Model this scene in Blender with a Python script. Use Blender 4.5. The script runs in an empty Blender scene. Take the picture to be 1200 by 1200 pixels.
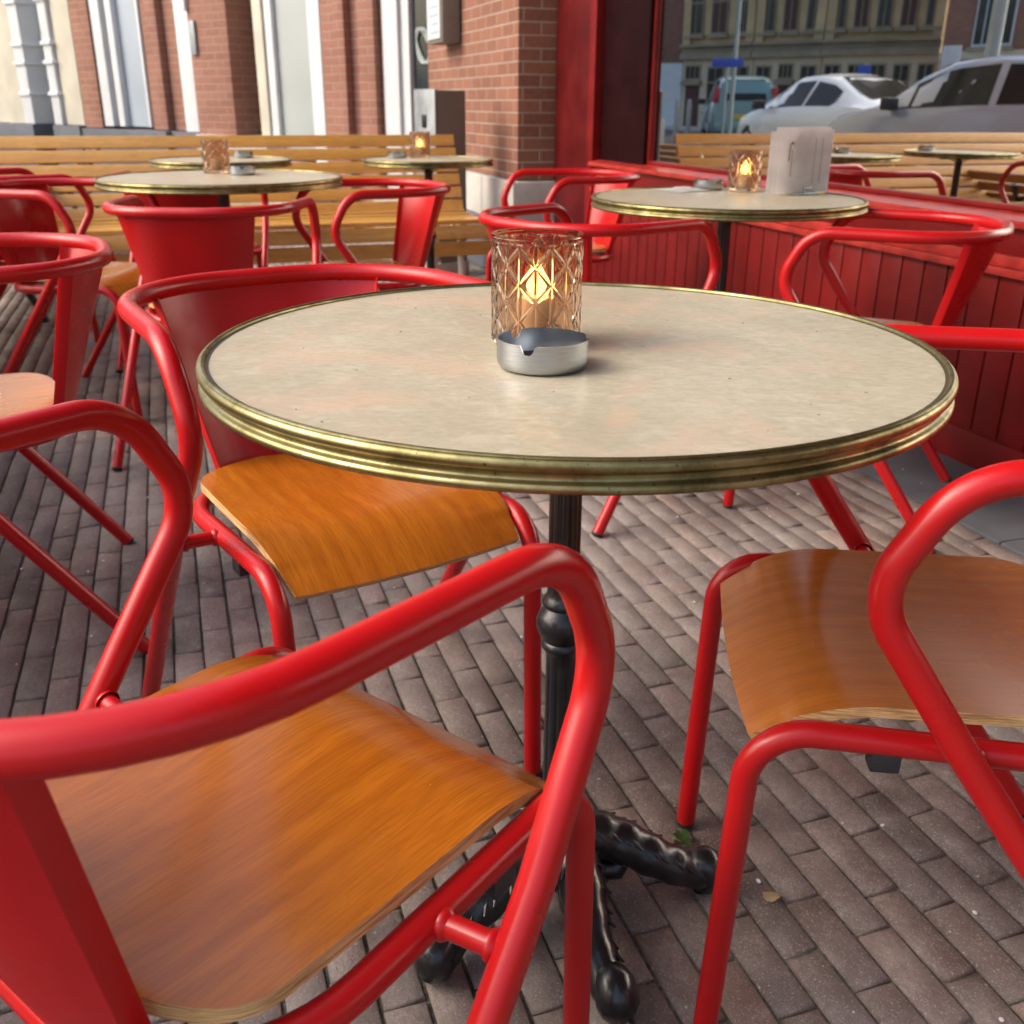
import bpy, bmesh, math, random
from mathutils import Vector, Matrix
random.seed(7)
S = bpy.context.scene
COL = S.collection
PI = math.pi
R = math.radians
def V(*a): return Vector(a)

# ------------------------------------------------------------------ materials
def mat(name):
    m = bpy.data.materials.new(name); m.use_nodes = True
    nt = m.node_tree
    b = nt.nodes.get('Principled BSDF')
    return m, nt, b
def N(nt, t, **k):
    n = nt.nodes.new(t)
    for a, v in k.items():
        if a.startswith('i_'):
            key = a[2:].replace('_', ' ')
            n.inputs[key].default_value = v
        else: setattr(n, a, v)
    return n
def L(nt, a, b): nt.links.new(a, b)
def coords(nt, scale=(1,1,1), rot=(0,0,0), src='Object'):
    tc = N(nt, 'ShaderNodeTexCoord'); mp = N(nt, 'ShaderNodeMapping')
    mp.inputs['Scale'].default_value = scale; mp.inputs['Rotation'].default_value = rot
    L(nt, tc.outputs[src], mp.inputs['Vector']); return mp.outputs['Vector']
def noise(nt, vec, scale, detail=4, rough=.6, dist=0):
    n = N(nt, 'ShaderNodeTexNoise'); n.inputs['Scale'].default_value = scale
    n.inputs['Detail'].default_value = detail; n.inputs['Roughness'].default_value = rough
    n.inputs['Distortion'].default_value = dist
    L(nt, vec, n.inputs['Vector']); return n
def ramp(nt, fac, stops):
    r = N(nt, 'ShaderNodeValToRGB'); e = r.color_ramp.elements
    while len(e) < len(stops): e.new(.5)
    for i, (p, c) in enumerate(stops):
        e[i].position = p; e[i].color = (c[0], c[1], c[2], 1) if hasattr(c, '__len__') else (c, c, c, 1)
    L(nt, fac, r.inputs['Fac']); return r.outputs['Color']
def mixc(nt, fac, a, b, mode='MIX'):
    n = N(nt, 'ShaderNodeMix', data_type='RGBA', blend_type=mode)
    for sock, v in ((n.inputs[0], fac), (n.inputs[6], a), (n.inputs[7], b)):
        if hasattr(v, 'is_output'): L(nt, v, sock)
        elif hasattr(v, '__len__'): sock.default_value = (v[0], v[1], v[2], 1)
        else: sock.default_value = v
    return n.outputs[2]
def bump(nt, b, h, strength=.2, dist=.002):
    n = N(nt, 'ShaderNodeBump'); n.inputs['Strength'].default_value = strength
    n.inputs['Distance'].default_value = dist
    L(nt, h, n.inputs['Height']); L(nt, n.outputs['Normal'], b.inputs['Normal'])
def simple(name, col, rough=.5, metal=0, var=.12, vs=6, bs=0, bd=.001, bscale=60, coat=0, spec=.5, detail=4):
    m, nt, b = mat(name)
    v = coords(nt); n = noise(nt, v, vs, detail)
    c = ramp(nt, n.outputs['Fac'], [(.3, [x*(1-var) for x in col]), (.7, [min(1, x*(1+var)) for x in col])])
    L(nt, c, b.inputs['Base Color'])
    rr = ramp(nt, n.outputs['Fac'], [(.3, max(.02, rough*.85)), (.7, min(1, rough*1.15))])
    L(nt, rr, b.inputs['Roughness'])
    b.inputs['Metallic'].default_value = metal; b.inputs['Coat Weight'].default_value = coat
    b.inputs['Specular IOR Level'].default_value = spec
    if bs:
        n2 = noise(nt, v, bscale, 5); bump(nt, b, n2.outputs['Fac'], bs, bd)
    return m
M = {}
def red_paint(name, col, rough):
    m, nt, b = mat(name)
    v = coords(nt); big = noise(nt, v, 3.5, 5); fine = noise(nt, v, 160, 3)
    base = ramp(nt, big.outputs['Fac'], [(.3, [x*.88 for x in col]), (.7, [x*1.1 for x in col])])
    sp = noise(nt, v, 55, 2); chips = ramp(nt, sp.outputs['Fac'], [(.845, 0), (.86, 1)])
    c = mixc(nt, chips, base, (.55, .42, .40)); L(nt, c, b.inputs['Base Color'])
    sm = noise(nt, v, 5, 4, .6)
    rr = ramp(nt, sm.outputs['Fac'], [(.35, rough*.8), (.7, rough*1.35)]); L(nt, rr, b.inputs['Roughness'])
    bump(nt, b, fine.outputs['Fac'], .05, .0003)
    b.inputs['Coat Weight'].default_value = .05; b.inputs['Coat Roughness'].default_value = .1; b.inputs['Specular IOR Level'].default_value = .42
    return m
M['red'] = red_paint('red_powder_coat', (.45, .006, .008), .30)
def wood(name, c1, c2, c3, rough=.28, coat=.5, gs=1.0, ax='y'):
    m, nt, b = mat(name)
    def sc_(hi, lo): return (hi*gs, lo*gs, lo*gs) if ax == 'y' else (lo*gs, hi*gs, hi*gs)
    v = coords(nt, sc_(9, 1.1))
    w = noise(nt, v, 3.0, 3, .5, 1.2)
    wv = N(nt, 'ShaderNodeTexWave', wave_type='BANDS', bands_direction='X' if ax == 'y' else 'Z')
    wv.inputs['Scale'].default_value = 1.1; wv.inputs['Distortion'].default_value = 7; wv.inputs['Detail'].default_value = 2
    wv.inputs['Detail Scale'].default_value = .6
    L(nt, v, wv.inputs['Vector'])
    v2 = coords(nt, sc_(220, 12)); f = noise(nt, v2, 2.2, 3)
    big = noise(nt, coords(nt), 5, 3)
    c = mixc(nt, ramp(nt, wv.outputs['Fac'], [(.2, .1), (.9, .7)]), c1, c2)
    c = mixc(nt, ramp(nt, w.outputs['Fac'], [(.35, 0), (.72, .7)]), c, c3)
    c = mixc(nt, ramp(nt, f.outputs['Fac'], [(.45, 0), (.60, .5)]), c, [x*.5 for x in c1])
    g2 = noise(nt, coords(nt, sc_(60, 3)), 2.0, 4, .6, .4); c = mixc(nt, ramp(nt, g2.outputs['Fac'], [(.5, 0), (.68, .28)]), c, [x*.5 for x in c2])
    c = mixc(nt, ramp(nt, big.outputs['Fac'], [(.35, 0), (.7, .25)]), c, [x*.6 for x in c2])
    spk = noise(nt, coords(nt), 75, 2); c = mixc(nt, ramp(nt, spk.outputs['Fac'], [(.775, 0), (.79, .7)]), c, (.62, .48, .34))
    at = N(nt, 'ShaderNodeObjectInfo')
    c = mixc(nt, at.outputs['Random'], c, mixc(nt, .25, c, c3))
    L(nt, c, b.inputs['Base Color'])
    rr = ramp(nt, big.outputs['Fac'], [(.3, rough*.8), (.7, rough*1.3)]); L(nt, rr, b.inputs['Roughness'])
    b.inputs['Coat Weight'].default_value = coat; b.inputs['Coat Roughness'].default_value = .12
    bump(nt, b, f.outputs['Fac'], .10, .0005)
    return m
M['seat'] = wood('varnished_plywood', (.47, .135, .010), (.36, .088, .005), (.56, .19, .020), .24, .3)
M['seat_dim'] = wood('dimmed_varnished_plywood', (.38, .105, .006), (.29, .068, .003), (.46, .145, .012), .24, .3)  # same seat wood with dimmer light put into its colour
def ply_mat():
    m, nt, b = mat('ply_edge')
    v = coords(nt, (25, 25, 900)); n = noise(nt, v, 1.0, 2); n2 = noise(nt, coords(nt), 40, 4)
    c = ramp(nt, n.outputs['Fac'], [(.40, (.36, .19, .07)), (.56, (.70, .48, .22))])
    c = mixc(nt, ramp(nt, n2.outputs['Fac'], [(.5, 0), (.7, .4)]), c, (.30, .16, .06)); L(nt, c, b.inputs['Base Color']); b.inputs['Roughness'].default_value = .4
    return m
M['ply'] = ply_mat()
M['slat'] = wood('varnished_slat', (.78, .42, .10), (.68, .33, .065), (.84, .50, .14), .33, .4, .6, 'x')
M['slat_brown'] = wood('brown_weathered_slat', (.24, .11, .035), (.18, .075, .022), (.30, .15, .05), .5, .1, .6, 'x')
def laminate():
    m, nt, b = mat('stone_laminate')
    v = coords(nt); a = noise(nt, v, 3.2, 6, .62, .6); f = noise(nt, coords(nt, (45, 85, 45), (0,0,.5)), 1.6, 6, .75); p = noise(nt, v, 5.5, 5, .6, 1.5)
    c = ramp(nt, a.outputs['Fac'], [(.3, (.33, .305, .225)), (.7, (.47, .435, .33))])
    c = mixc(nt, ramp(nt, f.outputs['Fac'], [(.42, 0), (.66, .55)]), c, (.31, .27, .185))
    a2 = noise(nt, coords(nt, (22, 26, 22), (0, 0, .4)), 1.5, 7, .7, .8); c = mixc(nt, ramp(nt, a2.outputs['Fac'], [(.5, 0), (.66, .35)]), c, (.62, .58, .46))
    c = mixc(nt, ramp(nt, p.outputs['Fac'], [(.50, 0), (.68, .75)]), c, (.50, .36, .26))
    sc = N(nt, 'ShaderNodeTexWave', wave_type='BANDS'); sc.inputs['Scale'].default_value = 4; sc.inputs['Distortion'].default_value = 60; sc.inputs['Detail'].default_value = 3; sc.inputs['Detail Scale'].default_value = .7
    L(nt, v, sc.inputs['Vector'])
    c = mixc(nt, ramp(nt, sc.outputs['Fac'], [(.0, .10), (.012, 0)]), c, (.24, .20, .14))
    gr = N(nt, 'ShaderNodeTexVoronoi', feature='DISTANCE_TO_EDGE'); gr.inputs['Scale'].default_value = 9
    L(nt, coords(nt, (1, 1, 1)), gr.inputs['Vector'])
    L(nt, c, b.inputs['Base Color'])
    rr = ramp(nt, f.outputs['Fac'], [(.35, .30), (.7, .46)]); L(nt, rr, b.inputs['Roughness'])
    bump(nt, b, f.outputs['Fac'], .10, .0006); return m
M['laminate'] = laminate()
def brass():
    m, nt, b = mat('aged_brass')
    v = coords(nt); a = noise(nt, v, 22, 6, .7); s = noise(nt, v, 260, 2)
    c = ramp(nt, a.outputs['Fac'], [(.30, (.10, .085, .035)), (.5, (.27, .235, .105)), (.75, (.44, .40, .22))])
    c = mixc(nt, ramp(nt, s.outputs['Fac'], [(.66, 0), (.72, .8)]), c, (.05, .035, .015))
    L(nt, c, b.inputs['Base Color']); b.inputs['Metallic'].default_value = 1
    rr = ramp(nt, a.outputs['Fac'], [(.3, .5), (.7, .32)]); L(nt, rr, b.inputs['Roughness'])
    bump(nt, b, a.outputs['Fac'], .25, .0008); return m
M['brass'] = brass()
M['groove'] = simple('dark_edge_groove', (.06, .05, .03), .5)
M['iron'] = simple('black_cast_iron', (.010, .011, .013), .32, var=.4, vs=20, bs=.35, bd=.002, bscale=70, coat=.25)
M['rubber'] = simple('black_rubber', (.02, .02, .022), .7)
M['plastic'] = simple('black_plastic', (.02, .022, .028), .4)
def steel():
    m, nt, b = mat('brushed_steel')
    tc = N(nt, 'ShaderNodeTexCoord'); sx = N(nt, 'ShaderNodeSeparateXYZ'); L(nt, tc.outputs['Object'], sx.inputs[0])
    at = N(nt, 'ShaderNodeMath', operation='ARCTAN2'); L(nt, sx.outputs['Y'], at.inputs[0]); L(nt, sx.outputs['X'], at.inputs[1])
    cb = N(nt, 'ShaderNodeCombineXYZ'); L(nt, at.outputs[0], cb.inputs['X'])
    mz = N(nt, 'ShaderNodeMath', operation='MULTIPLY'); mz.inputs[1].default_value = 900; L(nt, sx.outputs['Z'], mz.inputs[0]); L(nt, mz.outputs[0], cb.inputs['Y'])
    n = noise(nt, cb.outputs[0], 1.5, 4)
    L(nt, ramp(nt, n.outputs['Fac'], [(.3, (.34, .37, .40)), (.7, (.50, .53, .56))]), b.inputs['Base Color'])
    b.inputs['Metallic'].default_value = 1; b.inputs['Roughness'].default_value = .27
    b.inputs['Anisotropic'].default_value = .5
    bump(nt, b, n.outputs['Fac'], .12, .0003); return m
M['steel'] = steel()
def glassm():
    m, nt, b = mat('amber_glass')
    b.inputs['Base Color'].default_value = (.90, .70, .54, 1); b.inputs['Roughness'].default_value = .02
    b.inputs['Transmission Weight'].default_value = 1; b.inputs['IOR'].default_value = 1.45
    n = noise(nt, coords(nt), 12, 2); L(nt, ramp(nt, n.outputs['Fac'], [(.3, (.75, .56, .41)), (.7, (.82, .64, .48))]), b.inputs['Base Color'])
    return m
M['glass'] = glassm()
def wax():
    m, nt, b = mat('candle_wax')
    n = noise(nt, coords(nt), 30, 3); L(nt, ramp(nt, n.outputs['Fac'], [(.3, (.82, .74, .60)), (.7, (.9, .83, .7))]), b.inputs['Base Color'])
    b.inputs['Roughness'].default_value = .5; b.inputs['Subsurface Weight'].default_value = .4; b.inputs['Subsurface Radius'].default_value = (.02, .01, .005); b.inputs['Subsurface Scale'].default_value = .5
    return m
M['wax'] = wax()
def flame(s, name):
    m, nt, b = mat(name)
    n = noise(nt, coords(nt), 20, 2)
    L(nt, ramp(nt, n.outputs['Fac'], [(.2, (1, .62, .16)), (.8, (1, .72, .26))]), b.inputs['Emission Color'])
    b.inputs['Emission Strength'].default_value = s; b.inputs['Base Color'].default_value = (1, .6, .2, 1); return m
M['flame'] = flame(3.8, 'candle_flame')

def brick_mat(name, c1, c2, mortar, bw=.21, bh=.062, ms=.010, var=.35, rough=.85):
    m, nt, b = mat(name)
    tc = N(nt, 'ShaderNodeTexCoord'); sx = N(nt, 'ShaderNodeSeparateXYZ'); L(nt, tc.outputs['Object'], sx.inputs[0])
    ad = N(nt, 'ShaderNodeMath', operation='ADD'); L(nt, sx.outputs['X'], ad.inputs[0]); L(nt, sx.outputs['Y'], ad.inputs[1])
    cb = N(nt, 'ShaderNodeCombineXYZ'); L(nt, ad.outputs[0], cb.inputs['X']); L(nt, sx.outputs['Z'], cb.inputs['Y'])
    br = N(nt, 'ShaderNodeTexBrick'); L(nt, cb.outputs[0], br.inputs['Vector'])
    br.inputs['Scale'].default_value = 1; br.inputs['Brick Width'].default_value = bw; br.inputs['Row Height'].default_value = bh + ms
    br.inputs['Mortar Size'].default_value = ms*.5; br.inputs['Mortar Smooth'].default_value = .3; br.inputs['Bias'].default_value = 0
    br.inputs['Color1'].default_value = (*c1, 1); br.inputs['Color2'].default_value = (*c2, 1); br.inputs['Mortar'].default_value = (*mortar, 1)
    v = tc.outputs['Object']; n = noise(nt, v, 2.2, 6, .65); f = noise(nt, v, 45, 4)
    c = mixc(nt, ramp(nt, n.outputs['Fac'], [(.35, 0), (.7, var)]), br.outputs['Color'], [x*.55 for x in c1])
    c = mixc(nt, ramp(nt, f.outputs['Fac'], [(.4, 0), (.7, .35)]), c, [x*1.25 for x in c2])
    L(nt, c, b.inputs['Base Color']); b.inputs['Roughness'].default_value = rough
    inv = N(nt, 'ShaderNodeMath', operation='SUBTRACT'); inv.inputs[0].default_value = 1; L(nt, br.outputs['Fac'], inv.inputs[1])
    bump(nt, b, inv.outputs[0], .6, .006); return m
M['brick'] = brick_mat('red_brick', (.19, .080, .050), (.27, .118, .075), (.38, .33, .27), bh=.057, ms=.009)
M['brick_far'] = brick_mat('pale_red_brick', (.26, .115, .078), (.33, .155, .108), (.34, .26, .21), bh=.052, ms=.010)
M['brick_dark'] = brick_mat('brown_brick', (.20, .09, .065), (.26, .12, .085), (.22, .18, .15))
M['stone'] = simple('grey_stone', (.42, .40, .37), .8, var=.2, vs=5, bs=.4, bd=.004, bscale=40)
M['darkstone'] = simple('dark_plinth', (.085, .095, .12), .55, var=.25, vs=4, bs=.2, bscale=30)
M['bluestone'] = simple('bluestone_slab', (.09, .10, .115), .6, var=.3, vs=6, bs=.4, bd=.003, bscale=50, detail=8)
M['white'] = simple('white_joinery', (.60, .63, .65), .45, var=.06, vs=3)
M['cream'] = simple('cream_joinery', (.56, .53, .43), .5, var=.1, vs=3)
M['palepanel'] = simple('pale_blind', (.36, .40, .39), .5, var=.06, vs=2)
M['bluepanel'] = simple('blue_white_door_panel', (.36, .42, .48), .45, var=.06, vs=2)
M['darkdoor'] = simple('dark_green_door', (.03, .04, .045), .35, var=.3, vs=6)
M['darkglass'] = simple('dark_window', (.02, .028, .032), .12, var=.4, vs=2)
M['frontred'] = simple('shopfront_red_paint', (.16, .004, .004), .42, var=.28, vs=5, bs=.25, bd=.002, bscale=25, coat=.05, spec=.35, detail=8)
M['frontred_dark'] = simple('shopfront_oxblood_paint', (.085, .004, .005), .4, var=.3, vs=5, spec=.3)
M['panel_dark'] = simple('near_black_red_panel', (.014, .002, .003), .5, var=.3, vs=5, spec=.08)
M['sillred'] = simple('weathered_red_sill', (.38, .028, .022), .34, var=.45, vs=14, bs=.3, bd=.002, bscale=60, coat=.3, detail=8)
def mirror_glass():
    m, nt, b = mat('window_glass')
    out = nt.nodes['Material Output']
    g = N(nt, 'ShaderNodeBsdfGlossy'); g.inputs['Roughness'].default_value = .004; g.inputs['Color'].default_value = (.98, .97, .94, 1)
    d = N(nt, 'ShaderNodeBsdfDiffuse'); n0 = noise(nt, coords(nt), 2, 3)
    L(nt, ramp(nt, n0.outputs['Fac'], [(.3, (.010, .007, .006)), (.7, (.016, .012, .010))]), d.inputs['Color'])
    mx = N(nt, 'ShaderNodeMixShader')
    fr = N(nt, 'ShaderNodeFresnel'); fr.inputs['IOR'].default_value = 2.6
    ad = N(nt, 'ShaderNodeMath', operation='ADD'); ad.inputs[1].default_value = .60; ad.use_clamp = True; L(nt, fr.outputs[0], ad.inputs[0])
    L(nt, ad.outputs[0], mx.inputs[0]); L(nt, d.outputs[0], mx.inputs[1]); L(nt, g.outputs[0], mx.inputs[2])
    L(nt, mx.outputs[0], out.inputs['Surface'])
    v = coords(nt); n = noise(nt, v, 1.3, 1); bp = N(nt, 'ShaderNodeBump'); bp.inputs['Strength'].default_value = .05; bp.inputs['Distance'].default_value = .01
    L(nt, n.outputs['Fac'], bp.inputs['Height']); L(nt, bp.outputs['Normal'], g.inputs['Normal']); return m
M['pane'] = mirror_glass()
M['canvas'] = simple('shade_canvas', (.16, .05, .04), .9, var=.1)
M['boxgrey'] = simple('galvanised_cabinet', (.28, .31, .33), .4, metal=.3, var=.25, vs=9, detail=7)
M['boxbrown'] = simple('cabinet_brown_side', (.17, .145, .12), .5, var=.15, vs=6)
M['asphalt'] = simple('asphalt', (.055, .055, .057), .9, var=.3, vs=20, bs=.4, bscale=90)
M['card'] = simple('menu_card', (.80, .77, .76), .6, var=.12, vs=14)
M['ink'] = simple('dark_print', (.20, .17, .17), .7)
M['paper'] = simple('white_napkin', (.75, .75, .76), .8, var=.08, vs=30)
M['sandstone'] = simple('sandstone', (.50, .38, .21), .85, var=.28, vs=.5, detail=8)
M['palestone'] = simple('pale_ashlar', (.60, .53, .38), .85, var=.15, vs=.6, detail=8)
M['bandstone'] = simple('dark_cornice', (.30, .26, .18), .85, var=.3, vs=.8)
M['oxdoor'] = simple('brown_red_door', (.06, .02, .018), .5)
M['car_white'] = simple('silver_white_car_paint', (.72, .77, .80), .25, var=.03, vs=1, coat=.8)
M['car_grey'] = simple('blue_grey_car_paint', (.36, .42, .50), .22, metal=.1, var=.03, vs=1, coat=.8)
M['car_teal'] = simple('teal_car_paint', (.13, .26, .27), .3, metal=.2, var=.03, vs=1, coat=.8)
M['car_glass'] = simple('tinted_car_glass', (.03, .035, .037), .06, var=.2, vs=2)
M['tail'] = simple('red_lamp_lens', (.35, .012, .02), .2, var=.2, vs=8, coat=.5)
M['plate_y'] = simple('yellow_number_plate', (.6, .42, .05), .5)
M['plate_w'] = simple('pale_number_plate', (.62, .66, .68), .5)
M['pole'] = simple('grey_green_post', (.30, .35, .34), .55, var=.12, vs=2)
M['blue'] = simple('blue_sign_face', (.03, .09, .45), .5)
M['leafm'] = simple('weed_leaf', (.07, .13, .03), .6, var=.3, vs=60)
M['drym'] = simple('dry_leaf', (.34, .26, .15), .8, var=.3, vs=60)
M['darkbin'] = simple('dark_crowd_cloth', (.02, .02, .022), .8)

def paver_mat():
    m, nt, b = mat('clay_paver')
    at = N(nt, 'ShaderNodeVertexColor', layer_name='tone')
    v = coords(nt); n = noise(nt, v, 7, 7, .7); f = noise(nt, v, 120, 5, .7); s = noise(nt, v, 28, 3); bg = noise(nt, v, 1.1, 4)
    c = at.outputs['Color']
    c = mixc(nt, ramp(nt, n.outputs['Fac'], [(.35, 0), (.68, .55)]), c, (.50, .43, .39))
    c = mixc(nt, ramp(nt, f.outputs['Fac'], [(.42, 0), (.66, .6)]), c, (.14, .105, .09))
    f3 = noise(nt, v, 330, 3, .7); c = mixc(nt, ramp(nt, f3.outputs['Fac'], [(.56, 0), (.68, .6)]), c, (.55, .50, .46)); st = noise(nt, v, 3.3, 5, .7, .8); c = mixc(nt, ramp(nt, st.outputs['Fac'], [(.54, 0), (.66, .45)]), c, (.17, .12, .10))
    c = mixc(nt, ramp(nt, bg.outputs['Fac'], [(.40, 0), (.62, .35)]), c, (.37, .35, .335))
    c = mixc(nt, ramp(nt, s.outputs['Fac'], [(.66, 0), (.76, .6)]), c, (.36, .36, .34))
    vo = N(nt, 'ShaderNodeTexVoronoi'); vo.inputs['Scale'].default_value = 26; L(nt, v, vo.inputs['Vector'])
    c = mixc(nt, ramp(nt, vo.outputs['Distance'], [(.045, .8), (.06, 0)]), c, (.50, .49, .45))
    L(nt, c, b.inputs['Base Color'])
    L(nt, ramp(nt, n.outputs['Fac'], [(.3, .62), (.7, .88)]), b.inputs['Roughness'])
    bump(nt, b, f.outputs['Fac'], .7, .004); return m
M['paver'] = paver_mat()
def joint_mat():
    m, nt, b = mat('sand_joint')
    v = coords(nt); n = noise(nt, v, 2.5, 6, .65); f = noise(nt, v, 150, 4)
    c = ramp(nt, f.outputs['Fac'], [(.35, (.085, .072, .058)), (.7, (.24, .21, .17))])
    c = mixc(nt, ramp(nt, n.outputs['Fac'], [(.5, 0), (.62, .75)]), c, (.045, .065, .02))
    L(nt, c, b.inputs['Base Color']); b.inputs['Roughness'].default_value = .95
    bump(nt, b, f.outputs['Fac'], .6, .004); return m
M['joint'] = joint_mat()

# ------------------------------------------------------------------ helpers
def tag(o, label=None, cat=None, group=None, kind=None):
    if label: o['label'] = label
    if cat: o['category'] = cat
    if group: o['group'] = group
    if kind: o['kind'] = kind
    return o
def empty(name, loc=(0,0,0), rz=0, **k):
    o = bpy.data.objects.new(name, None); o.empty_display_size = .1
    COL.objects.link(o); o.location = loc; o.rotation_euler = (0, 0, rz); tag(o, **k); return o
def build(name, bm, m, parent=None, smooth=True, loc=None, rz=None, **k):
    bmesh.ops.recalc_face_normals(bm, faces=bm.faces[:]) if k.pop('fix', False) else None
    me = bpy.data.meshes.new(name)
    ang = k.pop('ang', 35)
    bm.to_mesh(me); bm.free()
    ms = m if isinstance(m, (list, tuple)) else [m]
    for x in ms: me.materials.append(x)
    if smooth:
        me.polygons.foreach_set('use_smooth', [True]*len(me.polygons))
        me.set_sharp_from_angle(angle=R(ang))
    o = bpy.data.objects.new(name, me); COL.objects.link(o)
    if parent: o.parent = parent
    if loc is not None: o.location = loc
    if rz is not None: o.rotation_euler = (0, 0, rz)
    tag(o, **k); return o
def copy_tree(o, parent=None):
    c = o.copy(); COL.objects.link(c); c.parent = parent
    for ch in list(o.children): copy_tree(ch, c)
    return c
def box(bm, x0, x1, y0, y1, z0, z1, bev=0, mi=0):
    vs = [bm.verts.new((x, y, z)) for z in (z0, z1) for y in (y0, y1) for x in (x0, x1)]
    fs = [(0,2,3,1),(4,5,7,6),(0,1,5,4),(2,6,7,3),(0,4,6,2),(1,3,7,5)]
    F = [bm.faces.new([vs[i] for i in f]) for f in fs]
    for f in F: f.material_index = mi
    if bev:
        es = list({e for f in F for e in f.edges})
        bmesh.ops.bevel(bm, geom=es, offset=bev, segments=2, profile=.6, affect='EDGES')
def tube(bm, pts, r, seg=16, caps=True, radii=None):
    pts = [Vector(p) for p in pts]; n = len(pts)
    T = [(pts[min(i+1, n-1)] - pts[max(i-1, 0)]).normalized() for i in range(n)]
    a = V(0,0,1) if abs(T[0].z) < .9 else V(1,0,0)
    u = (a - T[0]*a.dot(T[0])).normalized(); rings = []
    for i in range(n):
        u = (u - T[i]*u.dot(T[i])).normalized(); w = T[i].cross(u)
        rr = radii[i] if radii else r
        rings.append([bm.verts.new(pts[i] + (u*math.cos(2*PI*k/seg) + w*math.sin(2*PI*k/seg))*rr) for k in range(seg)])
    for i in range(n-1):
        for k in range(seg):
            k2 = (k+1) % seg
            bm.faces.new((rings[i][k], rings[i][k2], rings[i+1][k2], rings[i+1][k]))
    if caps:
        bm.faces.new(rings[0][::-1]); bm.faces.new(rings[-1])
def lathe(bm, prof, seg=64, mod=None, mi=0):
    rings = []
    for (r, z) in prof:
        ring = []
        for k in range(seg):
            t = 2*PI*k/seg; rr = r*(mod(t, z, r) if mod else 1)
            ring.append(bm.verts.new((rr*math.cos(t), rr*math.sin(t), z)))
        rings.append(ring)
    for i in range(len(rings)-1):
        for k in range(seg):
            k2 = (k+1) % seg
            f = bm.faces.new((rings[i][k], rings[i][k2], rings[i+1][k2], rings[i+1][k])); f.material_index = mi
    return rings
def fillet(pts, rad, n=12):
    pts = [Vector(p) for p in pts]; out = [pts[0]]
    for i in range(1, len(pts)-1):
        a, b, c = pts[i-1], pts[i], pts[i+1]
        la, lc = (a-b).length, (c-b).length; u = (a-b)/la; v = (c-b)/lc
        ang = math.acos(max(-1, min(1, u.dot(v))))
        t = min(rad[i-1]/max(math.tan(ang/2), 1e-3), la*(.5 if i > 1 else .95), lc*(.5 if i < len(pts)-2 else .95))
        Rr = t*math.tan(ang/2); cen = b + (u+v).normalized()*Rr/math.sin(ang/2)
        e0 = b+u*t-cen; e1 = b+v*t-cen; tot = PI-ang
        for k in range(n+1):
            th = tot*k/n; out.append(cen + (e0*math.sin(tot-th)+e1*math.sin(th))/max(math.sin(tot), 1e-6))
    out.append(pts[-1]); return out
def dens(P, step=.012):
    out = [P[0]]
    for i in range(1, len(P)):
        d = (P[i]-P[i-1]).length
        if d < 1e-6: continue
        k = max(1, int(d/step))
        for j in range(1, k+1): out.append(P[i-1].lerp(P[i], j/k))
    return out

# ------------------------------------------------------------------ site frame (shop front line)
FN = V(.948, .317, 0).normalized(); FD = V(-FN.y, FN.x, 0); FK = 2.142
FROT = math.atan2(FD.y, FD.x)          # local x runs along the facade (away), local y = -FN side
def FP(n, d, z=0): return FN*n + FD*d + V(0, 0, z)
H0 = .971
CAM_F, CAM_P, CAM_ROLL = 1161.955, .39069, -.006

# ------------------------------------------------------------------ camera
cd = bpy.data.cameras.new('camera'); cam = bpy.data.objects.new('camera', cd); COL.objects.link(cam)
cam.location = (0, 0, H0)
cd.sensor_width = 36; cd.lens = 36*CAM_F/1200; cd.clip_start = .02; cd.clip_end = 2000
cam.rotation_euler = (Matrix.Rotation(PI/2-CAM_P, 4, 'X') @ Matrix.Rotation(-CAM_ROLL, 4, 'Z')).to_euler()
cd.dof.use_dof = True; cd.dof.focus_distance = .98; cd.dof.aperture_fstop = 36*CAM_F/1200/3.4
S.camera = cam

# ------------------------------------------------------------------ light
w = bpy.data.worlds.new('World'); S.world = w; w.use_nodes = True
wn = w.node_tree; bg = wn.nodes['Background']
sky = wn.nodes.new('ShaderNodeTexSky'); sky.sky_type = 'NISHITA'; sky.sun_disc = False
SUN_EL, SUN_AZ = R(40), math.atan2(-.92, -.15)
sky.sun_elevation = SUN_EL; sky.sun_rotation = SUN_AZ; sky.air_density = 1; sky.dust_density = 6; sky.ozone_density = 1
wn.links.new(sky.outputs[0], bg.inputs['Color']); bg.inputs['Strength'].default_value = .15
sd = bpy.data.lights.new('sun', 'SUN'); sd.energy = .55; sd.angle = R(60); sd.color = (1, .985, .96)
so = bpy.data.objects.new('sun', sd); COL.objects.link(so)
dirv = V(math.sin(SUN_AZ)*math.cos(SUN_EL), math.cos(SUN_AZ)*math.cos(SUN_EL), math.sin(SUN_EL))
so.rotation_euler = dirv.to_track_quat('Z', 'Y').to_euler()
S.view_settings.view_transform = 'Standard'; S.view_settings.look = 'None'; S.view_settings.exposure = 1.04

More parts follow.
